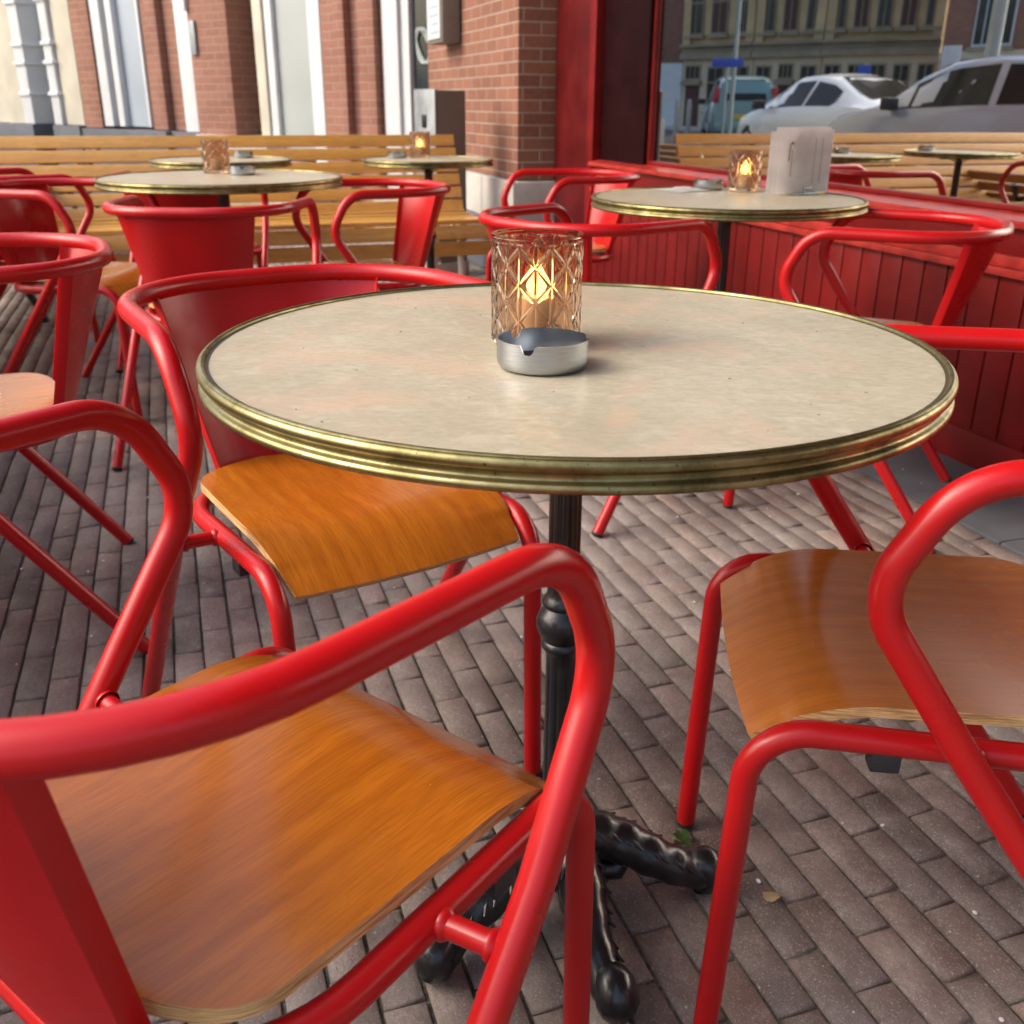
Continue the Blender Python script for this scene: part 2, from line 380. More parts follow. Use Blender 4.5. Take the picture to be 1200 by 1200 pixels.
# ------------------------------------------------------------------ armchair
AF = [(.272,-.248,.006),(.26,.075,.465),(.249,.166,.601),(.255,.108,.71),(.236,-.283,.71),(0,-.283,.71)]
AR = [.1,.072,.081,.206]
SF = [(.186,.251,.006),(.189,.237,.426),(.196,-.175,.409),(0,-.175,.409)]
SR = [.06,.136]
RA, RS = .0140, .0133
arm_pts = dens(fillet(AF, AR)); seat_pts = dens(fillet(SF, SR))
def mir(P): return [V(-p.x, p.y, p.z) for p in P]
def cut(P, z):
    i = next(k for k, p in enumerate(P) if p.z > z)
    t = (z-P[i-1].z)/(P[i].z-P[i-1].z); q = P[i-1].lerp(P[i], t)
    return P[:i]+[q], [q]+P[i:]
def at_curve(P, cond):
    return min(P, key=cond)
def make_chair():
    t = empty('armchair')
    aleg, arail = cut(arm_pts, .37); fleg, sfr = cut(seat_pts, .34)
    bm = bmesh.new(); tube(bm, arail + mir(arail)[::-1][1:], RA, 20, False); build('arm_rail', bm, M['red'], t, ang=60)
    bm = bmesh.new(); tube(bm, sfr + mir(sfr)[::-1][1:], RS, 20, False); build('seat_frame', bm, M['red'], t, ang=60)
    for s in (1, -1):
        for P, r in ((fleg, RS), (aleg, RA)):
            Q = P if s == 1 else mir(P)
            bm = bmesh.new(); tube(bm, Q, r, 20, False); lg = build('leg', bm, M['red'], t, ang=60)
            bm = bmesh.new(); d = (Q[1]-Q[0]).normalized()
            tube(bm, [Q[0]-d*.006, Q[0]-d*.004, Q[0]+d*.001, Q[0]+d*.002], r, 16, True, [r*.8, r*1.02, r*1.02, r*.9])
            build('rubber_foot', bm, M['rubber'], lg)
        # strut between the seat frame and the arm tube, with weld beads
        a = min(arm_pts, key=lambda p: abs(p.z-.428)+(0 if p.y < .12 else 9)); b = min(seat_pts, key=lambda p: (p-V(.193, a.y-.012, .415)).length)
        a = V(a.x*s, a.y, a.z); b = V(b.x*s, b.y, b.z); d = (a-b).normalized()
        bm = bmesh.new(); tube(bm, [b, a], .0095, 16, False)
        for c, q in ((b, RS), (a, -RA)):
            o = c + d*q
            tube(bm, [o-d*.003, o-d*.001, o+d*.0015, o+d*.004], .01, 16, False, [.0125, .0128, .0118, .0096])
        build('strut', bm, M['red'], t, ang=60)
        bm = bmesh.new(); q = min(seat_pts, key=lambda p: abs(p.y-.115)+(0 if p.z > .3 else 9))
        box(bm, q.x*s-.011, q.x*s+.011, q.y-.014, q.y+.014, q.z-.028, q.z-.006, .003); build('stacking_pad', bm, M['plastic'], t)
    # backrest sheet: rail curve down to the rear of the seat frame
    nt_, nz = 40, 22
    top = [p for p in arm_pts if p.z > .705]; i0 = min(range(len(top)), key=lambda i: (top[i]-V(.180,-.228,.71)).length)
    top = top[i0:]; top = top + mir(top)[::-1][1:]
    bot = [p for p in seat_pts if p.z > .39]; i1 = min(range(len(bot)), key=lambda i: (bot[i]-V(.124,-.158,.41)).length)
    bot = bot[i1:]; bot = bot + mir(bot)[::-1][1:]
    def samp(P, u):
        Ls = [0]
        for i in range(1, len(P)): Ls.append(Ls[-1]+(P[i]-P[i-1]).length)
        s = u*Ls[-1]
        for i in range(1, len(P)):
            if Ls[i] >= s: return P[i-1].lerp(P[i], (s-Ls[i-1])/max(Ls[i]-Ls[i-1], 1e-9))
        return P[-1]
    bm = bmesh.new(); grid = []
    us = [-2, -1] + [j/(nt_-1) for j in range(nt_)] + [-3, -4]
    for k in range(nz):
        v = k/(nz-1); row = []
        def pt(u):
            a = samp(top, u); b = samp(bot, u); a = V(a.x, a.y+.002, .704); b = V(b.x, b.y-.004, .402)
            return a.lerp(b, v)
        e0, e1 = pt(0), pt(1)
        for u in us:
            if u >= 0: p = pt(u)
            else:
                e = e0 if u in (-1, -2) else e1; sg = 1 if e.x > 0 else -1
                q = .004 if u in (-1, -3) else .018
                p = e + V(-sg*.25*q, q, 0) + V(sg*.0015, 0, 0)
            row.append(bm.verts.new(p))
        grid.append(row)
    for k in range(nz-1):
        for j in range(len(us)-1):
            bm.faces.new((grid[k][j], grid[k][j+1], grid[k+1][j+1], grid[k+1][j]))
    bmesh.ops.recalc_face_normals(bm, faces=bm.faces[:])
    bmesh.ops.solidify(bm, geom=bm.faces[:], thickness=.0022)
    build('backrest', bm, M['red'], t, ang=30)
    # moulded plywood seat
    bm = bmesh.new(); nx, ny = 28, 44; G = []
    def outline(y):  # half width
        h = .1765 + .004*math.cos((y-.05)*6)
        if y < -.085: h *= math.sqrt(max(0, 1-((-.085-y)/.078)**2.3))*.93+.07
        if y > .13: h -= .011*((y-.13)/.11)**2
        return h
    for j in range(ny+1):
        y = -.160 + (.242+.160)*(j/ny); row = []
        for i in range(nx+1):
            u = -1+2*i/nx; x = u*outline(y)
            z = .4485 + .003*u*u - .006*math.exp(-((y+.02)/.11)**2)*(1-u*u)
            if y > .11: z -= .050*((y-.11)/.132)**2.1
            yy = y - (.006*u*u if y > .2 else 0)
            row.append(bm.verts.new((x, yy, z)))
        G.append(row)
    for j in range(ny):
        for i in range(nx): bm.faces.new((G[j][i], G[j][i+1], G[j+1][i+1], G[j+1][i]))
    bm.normal_update(); th = .0115
    B = [[bm.verts.new(v.co - v.normal*(th if v.normal.z > 0 else -th)) for v in row] for row in G]
    for j in range(ny):
        for i in range(nx): bm.faces.new((B[j][i], B[j+1][i], B[j+1][i+1], B[j][i+1]))
    loop = [(0, i) for i in range(nx+1)] + [(j, nx) for j in range(1, ny+1)] + [(ny, i) for i in range(nx-1, -1, -1)] + [(j, 0) for j in range(ny-1, 0, -1)]
    for q in range(len(loop)):
        (j0, i0_), (j1, i1_) = loop[q], loop[(q+1) % len(loop)]
        f = bm.faces.new((G[j0][i0_], G[j1][i1_], B[j1][i1_], B[j0][i0_])); f.material_index = 1
    bmesh.ops.recalc_face_normals(bm, faces=bm.faces[:])
    build('seat', bm, [M['seat'], M['ply']], t, ang=40)
    return t
proto = make_chair()
CHG = 'red tubular armchairs with plywood seats'
chairs = [
 (-.259, 1.389, 3.725, 'red armchair facing us across the near table, orange seat partly under its brass rim'),
 (.485, .954, 1.462, 'red armchair cut by the right edge, glossy orange seat facing the near table'),
 (-.232, .647, -.664, 'nearest red armchair, seen from behind in the lower left corner'),
 (.871, 2.462, 1.121, 'red armchair standing before the red boarded shop base, its backrest towards the window'),
 (-1.03, 1.80, 1.98, 'red armchair at the left edge with two bare back legs slanting down towards us'),
 (-.842, 2.887, -.04, 'red armchair with its back turned, at the table holding the unlit lantern'),
 (-1.438, 3.365, -1.773, 'red armchair at the far left, its pale varnished seat beyond the chair with slanting legs'),
 (-.515, 3.438, 2.012, 'red armchair facing left, right of the table with the unlit lantern'),
 (.216, 2.573, -.856, 'red armchair with its back turned, at the near side of the menu table'),
 (.187, 4.085, 1.897, 'red armchair beyond the menu table, nearest the dark red door post and brick corner'),
 (-1.25, 4.0, 0, 'red armchair mostly hidden behind the table that holds the unlit lantern'),
 (-1.88, 3.98, -.85, 'red armchair furthest left before the bench, only its rail and back panel showing'),
]
for i, (x, y, a, lab) in enumerate(chairs):
    o = proto if i == 0 else copy_tree(proto)
    o.location = (x, y, 0); o.rotation_euler.z = a; tag(o, lab, 'chair', CHG)
    if i == 2:   # this seat takes the darker copy, its weaker light put into the colour
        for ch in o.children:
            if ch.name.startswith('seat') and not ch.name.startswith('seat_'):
                ch.data = ch.data.copy(); ch.data.materials[0] = M['seat_dim']

# ------------------------------------------------------------------ bistro tables
def make_table(rad):
    t = empty('bistro_table')
    bm = bmesh.new()
    rg = lathe(bm, [(.001, .7385), (rad*.5, .7385), (rad-.0085, .7385), (rad-.0085, .7165), (.001, .7165)], 128); build('tabletop', bm, M['laminate'], t, ang=30)
    bm = bmesh.new()
    lathe(bm, [(rad-.0115, .7391), (rad-.0078, .7391)], 128); build('edge_groove', bm, M['groove'], t)
    bm = bmesh.new(); pr = [(rad-.0082, .736), (rad-.0080, .7405), (rad-.0068, .7422), (rad-.0045, .7425), (rad-.0028, .7412)]
    # three beads with coves
    def bead(zc, h, r0, bulge, n=7):
        for k in range(n+1):
            a = -PI/2 + PI*k/n; pr.append((r0 + bulge*math.cos(a), zc - h*math.sin(a)))
    bead(.7358, .0048, rad-.0032, .0036)
    bead(.7268, .0030, rad-.0050, -.0010, 6)
    bead(.7186, .0040, rad-.0034, .0034)
    pr += [(rad-.006, .7140), (rad-.014, .7142)]
    lathe(bm, pr, 160); build('brass_rim', bm, M['brass'], t, ang=50)
    bm = bmesh.new()
    def fl(th, z, r): return 1 - .11*max(0, math.cos(10*th))**2 if (.14 < z < .37 or .455 < z < .68) and r < .024 else 1
    prof = [(.032,.085),(.034,.10),(.028,.115),(.024,.125),(.026,.13),(.022,.136),(.0195,.142)]
    prof += [(.0195-.001*(k/12), .145+.225*k/12) for k in range(13)]
    prof += [(.0215,.374),(.0245,.379),(.0245,.383),(.0215,.387),(.0225,.39),(.0275,.396),(.0305,.405),(.0305,.413),(.0275,.422),(.0225,.428),(.021,.431),(.0245,.435),(.0245,.439),(.0205,.444),(.0185,.45)]
    prof += [(.0185,.456+.224*k/12) for k in range(13)] + [(.021,.684),(.023,.69)]
    lathe(bm, prof, 60, fl); build('column', bm, M['iron'], t, ang=45)
    bm = bmesh.new(); lathe(bm, [(.023,.688),(.06,.700),(.075,.706),(.075,.716),(.02,.716)], 40)
    for k in range(3):
        a = k*2*PI/3; c, s = math.cos(a), math.sin(a)
        tube(bm, [(c*.05, s*.05, .706), (c*rad*.62, s*rad*.62, .7095)], .006, 8)
    build('top_bracket', bm, M['iron'], t)
    for deg in (3, -72, -137, 112):
        a = R(deg); bm = bmesh.new(); P = []; rr = []
        for k in range(27):
            u = k/26; rad_ = .015 + .180*u
            z = .066*(1-u)**1.1 + .036 + .006*math.sin(u*PI*1.4)
            P.append(V(rad_, .006*math.sin(u*2*PI), z)); rr.append(.033-.010*u + .0012*math.sin(u*34))
        tube(bm, P, .02, 14, True, rr)
        # raised leaf spines along the top
        for q in range(9):
            u = .08+.095*q; k = int(u*26); c = P[k] + V(0, 0, rr[k]*.75)
            for sg in (1, -1):
                tube(bm, [c+V(-.008, 0, .001), c+V(.004, sg*rr[k]*.55, -.003), c+V(.018, sg*rr[k]*.95, -.011)], .003, 6, True, [.0022, .0036, .0015])
        # scroll toe
        for q in range(14):
            th = q/13*1.5*PI; rr2 = .019-.009*q/13
            if q: pass
        tube(bm, [V(.192+.012*math.cos(th_)*1.0, 0, .030+.014*math.sin(th_)) for th_ in [x*PI/5 for x in range(-3, 6)]], .015, 12, True, [.016,.021,.0245,.026,.0255,.024,.021,.018,.013])
        tube(bm, [V(.195, -.022, .026), V(.197, 0, .028), V(.195, .022, .026)], .012, 10, True, [.007, .015, .007])
        tube(bm, [V(.195, 0, 0.0), V(.195, 0, .02)], .011, 12)
        # hanging scroll under the leg root
        tube(bm, [V(.035, .0, .055), V(.062, 0, .040), V(.082, 0, .040), V(.092, 0, .055)], .012, 10, True, [.014, .017, .015, .009])
        for v in bm.verts: v.co = Matrix.Rotation(a, 3, 'Z') @ v.co
        build('foot', bm, M['iron'], t, ang=50)
    bm = bmesh.new(); lathe(bm, [(.001,.03),(.035,.035),(.042,.06),(.038,.09),(.03,.105),(.001,.108)], 40); build('hub', bm, M['iron'], t)
    return t
TG = 'round stone topped bistro tables with brass rims'
tables = [
 (.0598, 1.0267, .3759, 'large beige topped round table with brass rim in the foreground'),
 (-.975, 3.48, .398, 'round table at the left with the unlit amber lantern and an ashtray on it'),
 (.575, 2.80, .365, 'round table beside the red shopfront, with standing menus and a lit lantern on it'),
 (-.385, 4.70, .293, 'small round table with a lit lantern at the right end of the bench'),
 (-1.27, 4.56, .30, 'small round table right before the bench with only an ashtray on it'),
]
T = []
for (x, y, r, lab) in tables:
    o = make_table(r); o.location = (x, y, 0); tag(o, lab, 'table', TG); T.append(o)

# ------------------------------------------------------------------ lanterns
def make_lantern():
    t = empty('lantern')
    bm = bmesh.new(); n, m = 432, 110; H = .112; R0 = .0468; out = []
    per = 2*PI/9; pz = .0362
    for j in range(m+1):
        z = H*j/m; ring = []
        for k in range(n):
            th = 2*PI*k/n; u = th/per; q = (z-.012)/pz
            d = 1
            if .006 < z < H-.007:
                f = lambda v: abs((v+.5) % 1-.5)
                d = min(f(u+q), f(u-q), f(2*u)*.75)
            rr = R0 - .0012 + (.0012*math.exp(-(d/.050)**2) if .006 < z < H-.007 else .0006) - .0004*min(1, d*3)
            if z > H-.003: rr = R0-.0005
            if z < .004: rr = R0-.004+z*.8
            ring.append(bm.verts.new((rr*math.cos(th), rr*math.sin(th), z)))
        out.append(ring)
    for zz in (H, .012):
        rr = R0-.0042
        out.append([bm.verts.new((rr*math.cos(2*PI*k/n), rr*math.sin(2*PI*k/n), zz)) for k in range(n)])
    for i in range(len(out)-1):
        for k in range(n):
            k2 = (k+1) % n; bm.faces.new((out[i][k], out[i][k2], out[i+1][k2], out[i+1][k]))
    bm.faces.new(out[0][::-1]); bm.faces.new(out[-1])
    build('glass', bm, M['glass'], t, ang=25)
    bm = bmesh.new(); lathe(bm, [(.001,.0125),(.0185,.0125),(.019,.014),(.019,.046),(.0175,.049),(.012,.0475),(.001,.0465)], 40)
    cd_ = build('candle', bm, M['wax'], t)
    bm = bmesh.new(); lathe(bm, [(.0005,.0475),(.006,.049),(.0105,.054),(.0118,.060),(.0100,.067),(.0064,.074),(.0030,.081),(.0004,.086)], 24)
    build('flame', bm, M['flame'], cd_)
    return t
lp = make_lantern()
LG = 'patterned amber glass lanterns'
for i, (x, y, lab) in enumerate([
 (.024, 1.031, 'large looking lit amber glass lantern on the foreground table, behind the ashtray'),
 (-1.045, 3.68, 'unlit amber glass lantern on the left hand round table beside an ashtray'),
 (.668, 3.03, 'lit amber glass lantern next to the standing menus'),
 (-.432, 4.84, 'lit lantern on the small table at the right end of the bench')]):
    o = lp if i == 0 else copy_tree(lp); o.location = (x, y, .7387); o.rotation_euler.z = .47+i*1.1; tag(o, lab, 'lantern', LG)
    if lab.startswith('unlit'):
        for ch in o.children:
            for f_ in list(ch.children): bpy.data.objects.remove(f_)

def make_ashtray():
    bm = bmesh.new(); n = 150; Ro = .0435; H = .0285; notches = [R(-110), R(127), R(7)]
    def top(th):
        z = H
        for a in notches:
            d = abs((th-a+PI) % (2*PI)-PI)*Ro
            if d < .0055: z = min(z, H-.0040-math.sqrt(max(0, .0055**2-d*d))*.9)
            elif d < .0075: z = min(z, H-.0040+(d-.0055)/.002*.0040)
        return z
    prof = [(.001,.0012),(.036,.0012),(.0405,.0018),(.0428,.005),(Ro,.009),(Ro,.016),(Ro,None),(Ro-.0013,None),(Ro-.0013,.016),(Ro-.0016,.006),(Ro-.006,.0032),(.001,.0030)]
    rings = []
    for r_, z in prof:
        ring = []
        for k in range(n):
            th = 2*PI*k/n; ring.append(bm.verts.new((r_*math.cos(th), r_*math.sin(th), top(th) if z is None else z)))
        rings.append(ring)
    for i in range(len(rings)-1):
        for k in range(n):
            k2 = (k+1) % n; bm.faces.new((rings[i][k], rings[i][k2], rings[i+1][k2], rings[i+1][k]))
    return build('ashtray', bm, M['steel'], None, ang=40)
AG = 'round brushed steel ashtrays'
a0 = make_ashtray()
for i, (x, y, lab) in enumerate([
 (.028, .930, 'brushed steel ashtray in front of the lantern on the foreground table'),
 (-.935, 3.60, 'steel ashtray right of the unlit lantern on the left hand table'),
 (.575, 3.08, 'steel ashtray with a white napkin beside it on the menu table'),
 (-.535, 4.80, 'steel ashtray left of the lit lantern on the table at the right bench end'),
 (-1.22, 4.74, 'steel ashtray standing alone on the small table right before the bench')]):
    o = a0 if i == 0 else a0.copy()
    if i: COL.objects.link(o)
    o.location = (x, y, .7387); o.rotation_euler.z = i*.6; tag(o, lab, 'ashtray', AG)

# ------------------------------------------------------------------ menus and napkin
mh = empty('menu_holder', (.80, 2.93, .7387), R(24), label='grey brown menu cards standing in a metal clip on the table', cat='menu holder')
for k, (dy, a, w_, h_) in enumerate([(-.016, 3, .19, .165), (0, -1, .185, .171), (.014, -5, .19, .160)]):
    bm = bmesh.new()
    nn = 12; rows = []
    for i in range(nn+1):
        u = i/nn
        for z in (0, 1): pass
        rows.append((-w_/2+w_*u, .004*math.sin(u*PI)))
    f = [bm.verts.new((x, y, .006)) for x, y in rows]; g = [bm.verts.new((x, y+.012*(.5-abs(i/nn-.5)), .006+h_)) for i, (x, y) in enumerate(rows)]
    for i in range(nn): bm.faces.new((f[i], f[i+1], g[i+1], g[i]))
    bmesh.ops.solidify(bm, geom=bm.faces[:], thickness=.0015)
    c = build('menu_card', bm, M['card'], mh, loc=(0, dy, 0), rz=R(a))
    if k == 0:
        bm = bmesh.new()
        for (x0, x1, z0, z1) in [(-.062,-.058,.09,.135),(-.052,-.050,.05,.12),(-.058,-.048,.133,.140),(.03,.0312,.03,.15),(.055,.0562,.03,.15)]:
            box(bm, x0, x1, -.0035, -.0030, z0, z1)
        build('printed_marks', bm, M['ink'], c)
bm = bmesh.new(); box(bm, -.02, .05, -.03, .03, 0, .006, .002); box(bm, .0, .03, -.026, -.022, .004, .022, .001); box(bm, .0, .03, .022, .026, .004, .022, .001); build('clip_base', bm, M['steel'], mh)
bm = bmesh.new(); nn = 10; G = [[bm.verts.new((-.06+.12*i/nn, -.06+.12*j/nn, .002+.012*abs(math.sin(i*1.3+j*.7))*math.exp(-((i-6)**2+(j-5)**2)/14))) for i in range(nn+1)] for j in range(nn+1)]
for j in range(nn):
    for i in range(nn): bm.faces.new((G[j][i], G[j][i+1], G[j+1][i+1], G[j+1][i]))
bmesh.ops.solidify(bm, geom=bm.faces[:], thickness=.0006)
build('napkin', bm, M['paper'], loc=(.485, 3.03, .7387), rz=.6, label='crumpled white paper napkin left of the ashtray near the menus', cat='napkin')

# ------------------------------------------------------------------ slatted benches
def make_bench(length, seat_z, top_z, depth, nback, legs, legmat, wm='slat'):
    """local x along the bench, y from seat front (0) to the back, z up"""
    t = empty('bench')
    bm = bmesh.new(); rise = top_z-seat_z; lean = .17
    for k in range(nback):
        u0 = .06 + (1-.06)*k/nback; pitch = rise/nback*.95; z = seat_z+.03+ (rise-.04)*k/(nback-1) if nback > 1 else top_z
        y = depth-lean + lean*(k/(max(1, nback-1)))**1.1
        h = pitch*.98/2; th = .013
        tmp = bmesh.new(); box(tmp, 0, length, -th, th, -h, h, .004)
        Mx = Matrix.Translation((0, y, z)) @ Matrix.Rotation(-.28, 4, 'X')
        tmp.transform(Mx); me = bpy.data.meshes.new('x'); tmp.to_mesh(me); bm.from_mesh(me); bpy.data.meshes.remove(me); tmp.free()
    build('backrest', bm, M[wm], t)
    bm = bmesh.new(); n = 6; d0 = depth-lean
    for k in range(n):
        y = .03 + (d0-.05)*k/(n-1)
        box(bm, 0, length, y-.030, y+.030, seat_z-.012-.012*math.sin(PI*k/(n-1)), seat_z+.010-.012*math.sin(PI*k/(n-1)), .004)
    tmp = bmesh.new(); box(tmp, 0, length, -.011, .011, -.034, .034, .004)
    me = bpy.data.meshes.new('x'); tmp.transform(Matrix.Translation((0, -.012, seat_z-.048)) @ Matrix.Rotation(-.2, 4, 'X')); tmp.to_mesh(me); bm.from_mesh(me)
    tmp.free(); bpy.data.meshes.remove(me); 
    box(bm, 0, length, .0, .022, seat_z-.165, seat_z-.095, .004)
    build('seat', bm, M[wm], t)
    for x in legs:
        bm = bmesh.new()
        for P in ([(x, .03, seat_z-.03), (x, .045, .28), (x, .02, .12), (x, -.005, .02), (x, -.02, 0)], [(x, depth-lean+.02, seat_z-.02), (x, depth-lean, .25), (x, depth-.10, .1), (x, depth-.06, 0)],
                  [(x, .03, seat_z-.035), (x, depth*.5, seat_z-.055), (x, depth-lean+.01, seat_z-.02), (x, depth-.02, top_z-.05)]):
            tube(bm, dens([V(*p) for p in P], .05), .018, 8)
        build('bench_leg', bm, legmat, t)
    return t
b1 = make_bench(2.9, .425, .792, .70, 6, (.12, 1.4, 2.75), M['cream'])
b1.location = FP(-1.37, 4.93); b1.rotation_euler.z = math.atan2(FN.y, FN.x)
tag(b1, 'long varnished yellow slatted bench across the back of the terrace', 'bench', 'slatted wooden benches')
for k, (d0, lab) in enumerate([(-.2, 'low slatted bench along the street side, mirrored in the right part of the window'), (3.4, 'low slatted bench along the street side, mirrored in the middle of the window'), (7.0, 'low slatted bench along the street side, mirrored in the left part of the window')]):
    b2 = make_bench(3.5, .34, .575, .45, 4, (.12, 1.75, 3.38), M['iron'], 'slat_brown')
    b2.location = FP(-1.0, d0+3.5); b2.rotation_euler.z = math.atan2(-FD.y, -FD.x)
    # local y must point to the street (-FN)
    tag(b2, lab, 'bench', 'slatted wooden benches')

bm = bmesh.new()
for _i in range(46):
    a = random.uniform(0, 2*PI); q = .35*math.sqrt(random.random())
    bmesh.ops.create_icosphere(bm, subdivisions=1, radius=random.uniform(.0005, .0013), matrix=Matrix.Translation((.0598+q*math.cos(a), 1.0267+q*math.sin(a), .7388)) @ Matrix.Diagonal((random.uniform(.7, 1.8), 1, .5, 1)))
build('crumbs', bm, M['drym'], label='fine crumbs and ash specks scattered on the foreground tabletop', cat='crumbs', kind='stuff')
# ------------------------------------------------------------------ ground
bm = bmesh.new(); q = 900
vs = [bm.verts.new((x, y, -.030)) for x, y in ((-q,-q),(q,-q),(q,q),(-q,q))]; bm.faces.new(vs)
build('ground', bm, M['joint'], smooth=False, kind='structure')
def frame_obj(name, bm, m, **k):
    """mesh given in (d, n, z) order: x = along facade, y = towards the street"""
    return build(name, bm, m, loc=(FN*FK)[:], rz=FROT, **k)
# facade frame: local x = FD, local y = rotate90(FD) = -FN
bm = bmesh.new(); lay = bm.loops.layers.color.new('tone')
D0, D1, W0, W1 = -.8, 8.6, .34, 5.4
pw, pl, g = .0540, .150, .0016
row = 0; yv = W0
tones = [(.36,.235,.20),(.40,.275,.235),(.31,.215,.195),(.41,.31,.275),(.35,.255,.23),(.46,.32,.27),(.32,.25,.235),(.26,.19,.18)]
while yv < W1:
    off = (row % 2)*pl*.5 + random.uniform(-.018, .018); x = D0-off
    while x < D1:
        ln = pl + random.uniform(-.004, .004)
        P = FN*(FK-yv) + FD*x
        far = x > 5.2 or yv > 3.6
        a0_, a1_, b0_, b1_ = x+g*.5+random.uniform(0, .001), x+ln-g*.5-random.uniform(0, .001), yv+g*.5+random.uniform(0, .0015), yv+pw-g*.5-random.uniform(0, .0015)
        zz = random.uniform(-.002, .0006) + .0022*math.sin(x*1.7+yv*2.3)*math.sin(yv*1.1); tx = random.uniform(-.0016, .0016); ty = random.uniform(-.0014, .0014); c = .0034
        tn = random.choice(tones); f_ = random.uniform(.92, 1.4); gy = (tn[0]+tn[1]+tn[2])/3; col = tuple((.62*t_+.38*gy)*f_*.94 for t_ in tn) + (1,)
        cs = [(a0_,b0_,-1,-1),(a1_,b0_,1,-1),(a1_,b1_,1,1),(a0_,b1_,-1,1)]
        j = [random.uniform(0, .003) for _ in range(4)]
        top = [bm.verts.new((X-sx*(c+j[i]), Y-sy*(c*.8+j[i]*.6), zz+sx*tx+sy*ty)) for i, (X, Y, sx, sy) in enumerate(cs)]
        mid = [bm.verts.new((X-sx*j[i]*.6, Y-sy*j[i]*.6, zz+sx*tx+sy*ty-.0032)) for i, (X, Y, sx, sy) in enumerate(cs)]
        fs = [bm.faces.new(top)]
        for i in range(4):
            i2 = (i+1) % 4; fs.append(bm.faces.new((mid[i], mid[i2], top[i2], top[i])))
        bot = [bm.verts.new((v_.co.x, v_.co.y, -.028)) for v_ in mid]
        for i in range(4):
            i2 = (i+1) % 4; fs.append(bm.faces.new((bot[i], bot[i2], mid[i2], mid[i])))
        for f in fs:
            for lp_ in f.loops: lp_[lay] = col
        x += ln
    yv += pw; row += 1
frame_obj('brick_paving', bm, M['paver'], smooth=True, ang=70, kind='structure')
bm = bmesh.new(); box(bm, D0, D1+30, W0-2, W1, -.029, -.0088); frame_obj('joint_bed', bm, M['joint'], kind='structure')
bm = bmesh.new(); x = D0
while x < 5.6:
    ln = random.uniform(.55, .8); box(bm, x+.003, x+ln-.003, .004, W0-.004, -.02, random.uniform(.001, .004), .003); x += ln
frame_obj('stone_strip', bm, M['bluestone'], kind='structure')
bm = bmesh.new(); box(bm, -60, 60, 5.56, 17.5, -.11+.09, -.012); frame_obj('road', bm, M['asphalt'], kind='structure')
bm = bmesh.new(); box(bm, -60, 60, W1, 5.55, -.03, .004, .004); frame_obj('kerb', bm, M['stone'], kind='structure')
bm = bmesh.new(); box(bm, -60, 60, 17.52, 60, -.03, .10, .004); frame_obj('far_pavement', bm, M['stone'], kind='structure')
# crumbs between the bricks
bm = bmesh.new()
for _i in range(420):
    d_, w_ = random.uniform(-.4, 6), random.uniform(.2, 4.2); s_ = random.uniform(.0012, .0035)
    P = V(d_, w_, .001+s_*.3)
    bmesh.ops.create_icosphere(bm, subdivisions=1, radius=s_, matrix=Matrix.Translation(P) @ Matrix.Diagonal((random.uniform(.7, 1.6), 1, .5, 1)))
frame_obj('grit', bm, M['paper'], kind='stuff', label='pale grit and crumbs scattered over the brick paving', cat='grit')
# weed and dry leaf
wd = bmesh.new()
for k in range(14):
    a = random.uniform(0, 2*PI); l = random.uniform(.010, .022); c, s_ = math.cos(a), math.sin(a)
    p0 = V(0, 0, 0); p1 = V(c*l*.6, s_*l*.6, l*.5); p2 = V(c*l, s_*l, l*.35); n_ = V(-s_, c, 0)*.0035
    vv = [wd.verts.new(p) for p in (p0, p1-n_, p2, p1+n_)]; wd.faces.new(vv)
bmesh.ops.solidify(wd, geom=wd.faces[:], thickness=.0004)
build('weed', wd, M['leafm'], loc=(.245, 1.125, .001), label='tiny green weed in a joint beside a front leg of the right chair', cat='weed')
lf = bmesh.new(); vv = []
for k in range(12):
    a = 2*PI*k/12; vv.append(lf.verts.new((.013*math.cos(a)*(1+.25*math.cos(3*a)), .009*math.sin(a), .002+.003*math.cos(2*a))))
lf.faces.new(vv); bmesh.ops.solidify(lf, geom=lf.faces[:], thickness=.0006)
build('dry_leaf', lf, M['drym'], loc=(.345, 1.02, .003), label='pale tan dry leaf lying on the bricks under the right hand chair', cat='leaf')

# ------------------------------------------------------------------ cafe shopfront
cf = empty('cafe_shopfront', (FN*FK)[:], FROT, label='deep red painted cafe shopfront with panelled base and a large window at the right', cat='shopfront')
# local: x along the facade (away from the camera), y > 0 towards the street
def part(name, boxes, m, parent=cf, bev=.004, **k):
    bm = bmesh.new()
    for b in boxes: box(bm, *b, bev)
    return build(name, bm, m, parent, **k)
GD0, GD1 = -1.6, 4.50
boards = []; x = -1.6
while x < 5.06:
    boards.append((x+.0025, x+.0975, -.02, .0, .095, .545)); x += .10
part('base_boards', boards, M['frontred'], bev=.005)
part('base_backing', [(-1.6, 5.08, -.05, -.008, .0, .69)], M['frontred_dark'], bev=0)
part('skirting', [(-1.6, 5.09, -.03, .018, .0, .10)], M['frontred'], bev=.006)
part('base_moulding', [(-1.6, 5.09, -.03, .024, .545, .568), (-1.6, 5.09, -.03, .010, .568, .60)], M['sillred'], bev=.006)
part('base_rail', [(-1.6, 5.09, -.03, .004, .60, .675)], M['frontred'], bev=.003)
bm = bmesh.new()
vs = [bm.verts.new(p) for p in ((-1.6,-.09,.712),(5.09,-.09,.712),(5.09,.035,.692),(-1.6,.035,.692),(-1.6,-.09,.672),(5.09,-.09,.672),(5.09,.035,.674),(-1.6,.035,.674))]
for f in ((0,1,2,3)[::-1],(4,5,6,7),(0,4,5,1)[::-1],(2,6,7,3)[::-1],(1,5,6,2),(0,3,7,4)): bm.faces.new([vs[i] for i in f])
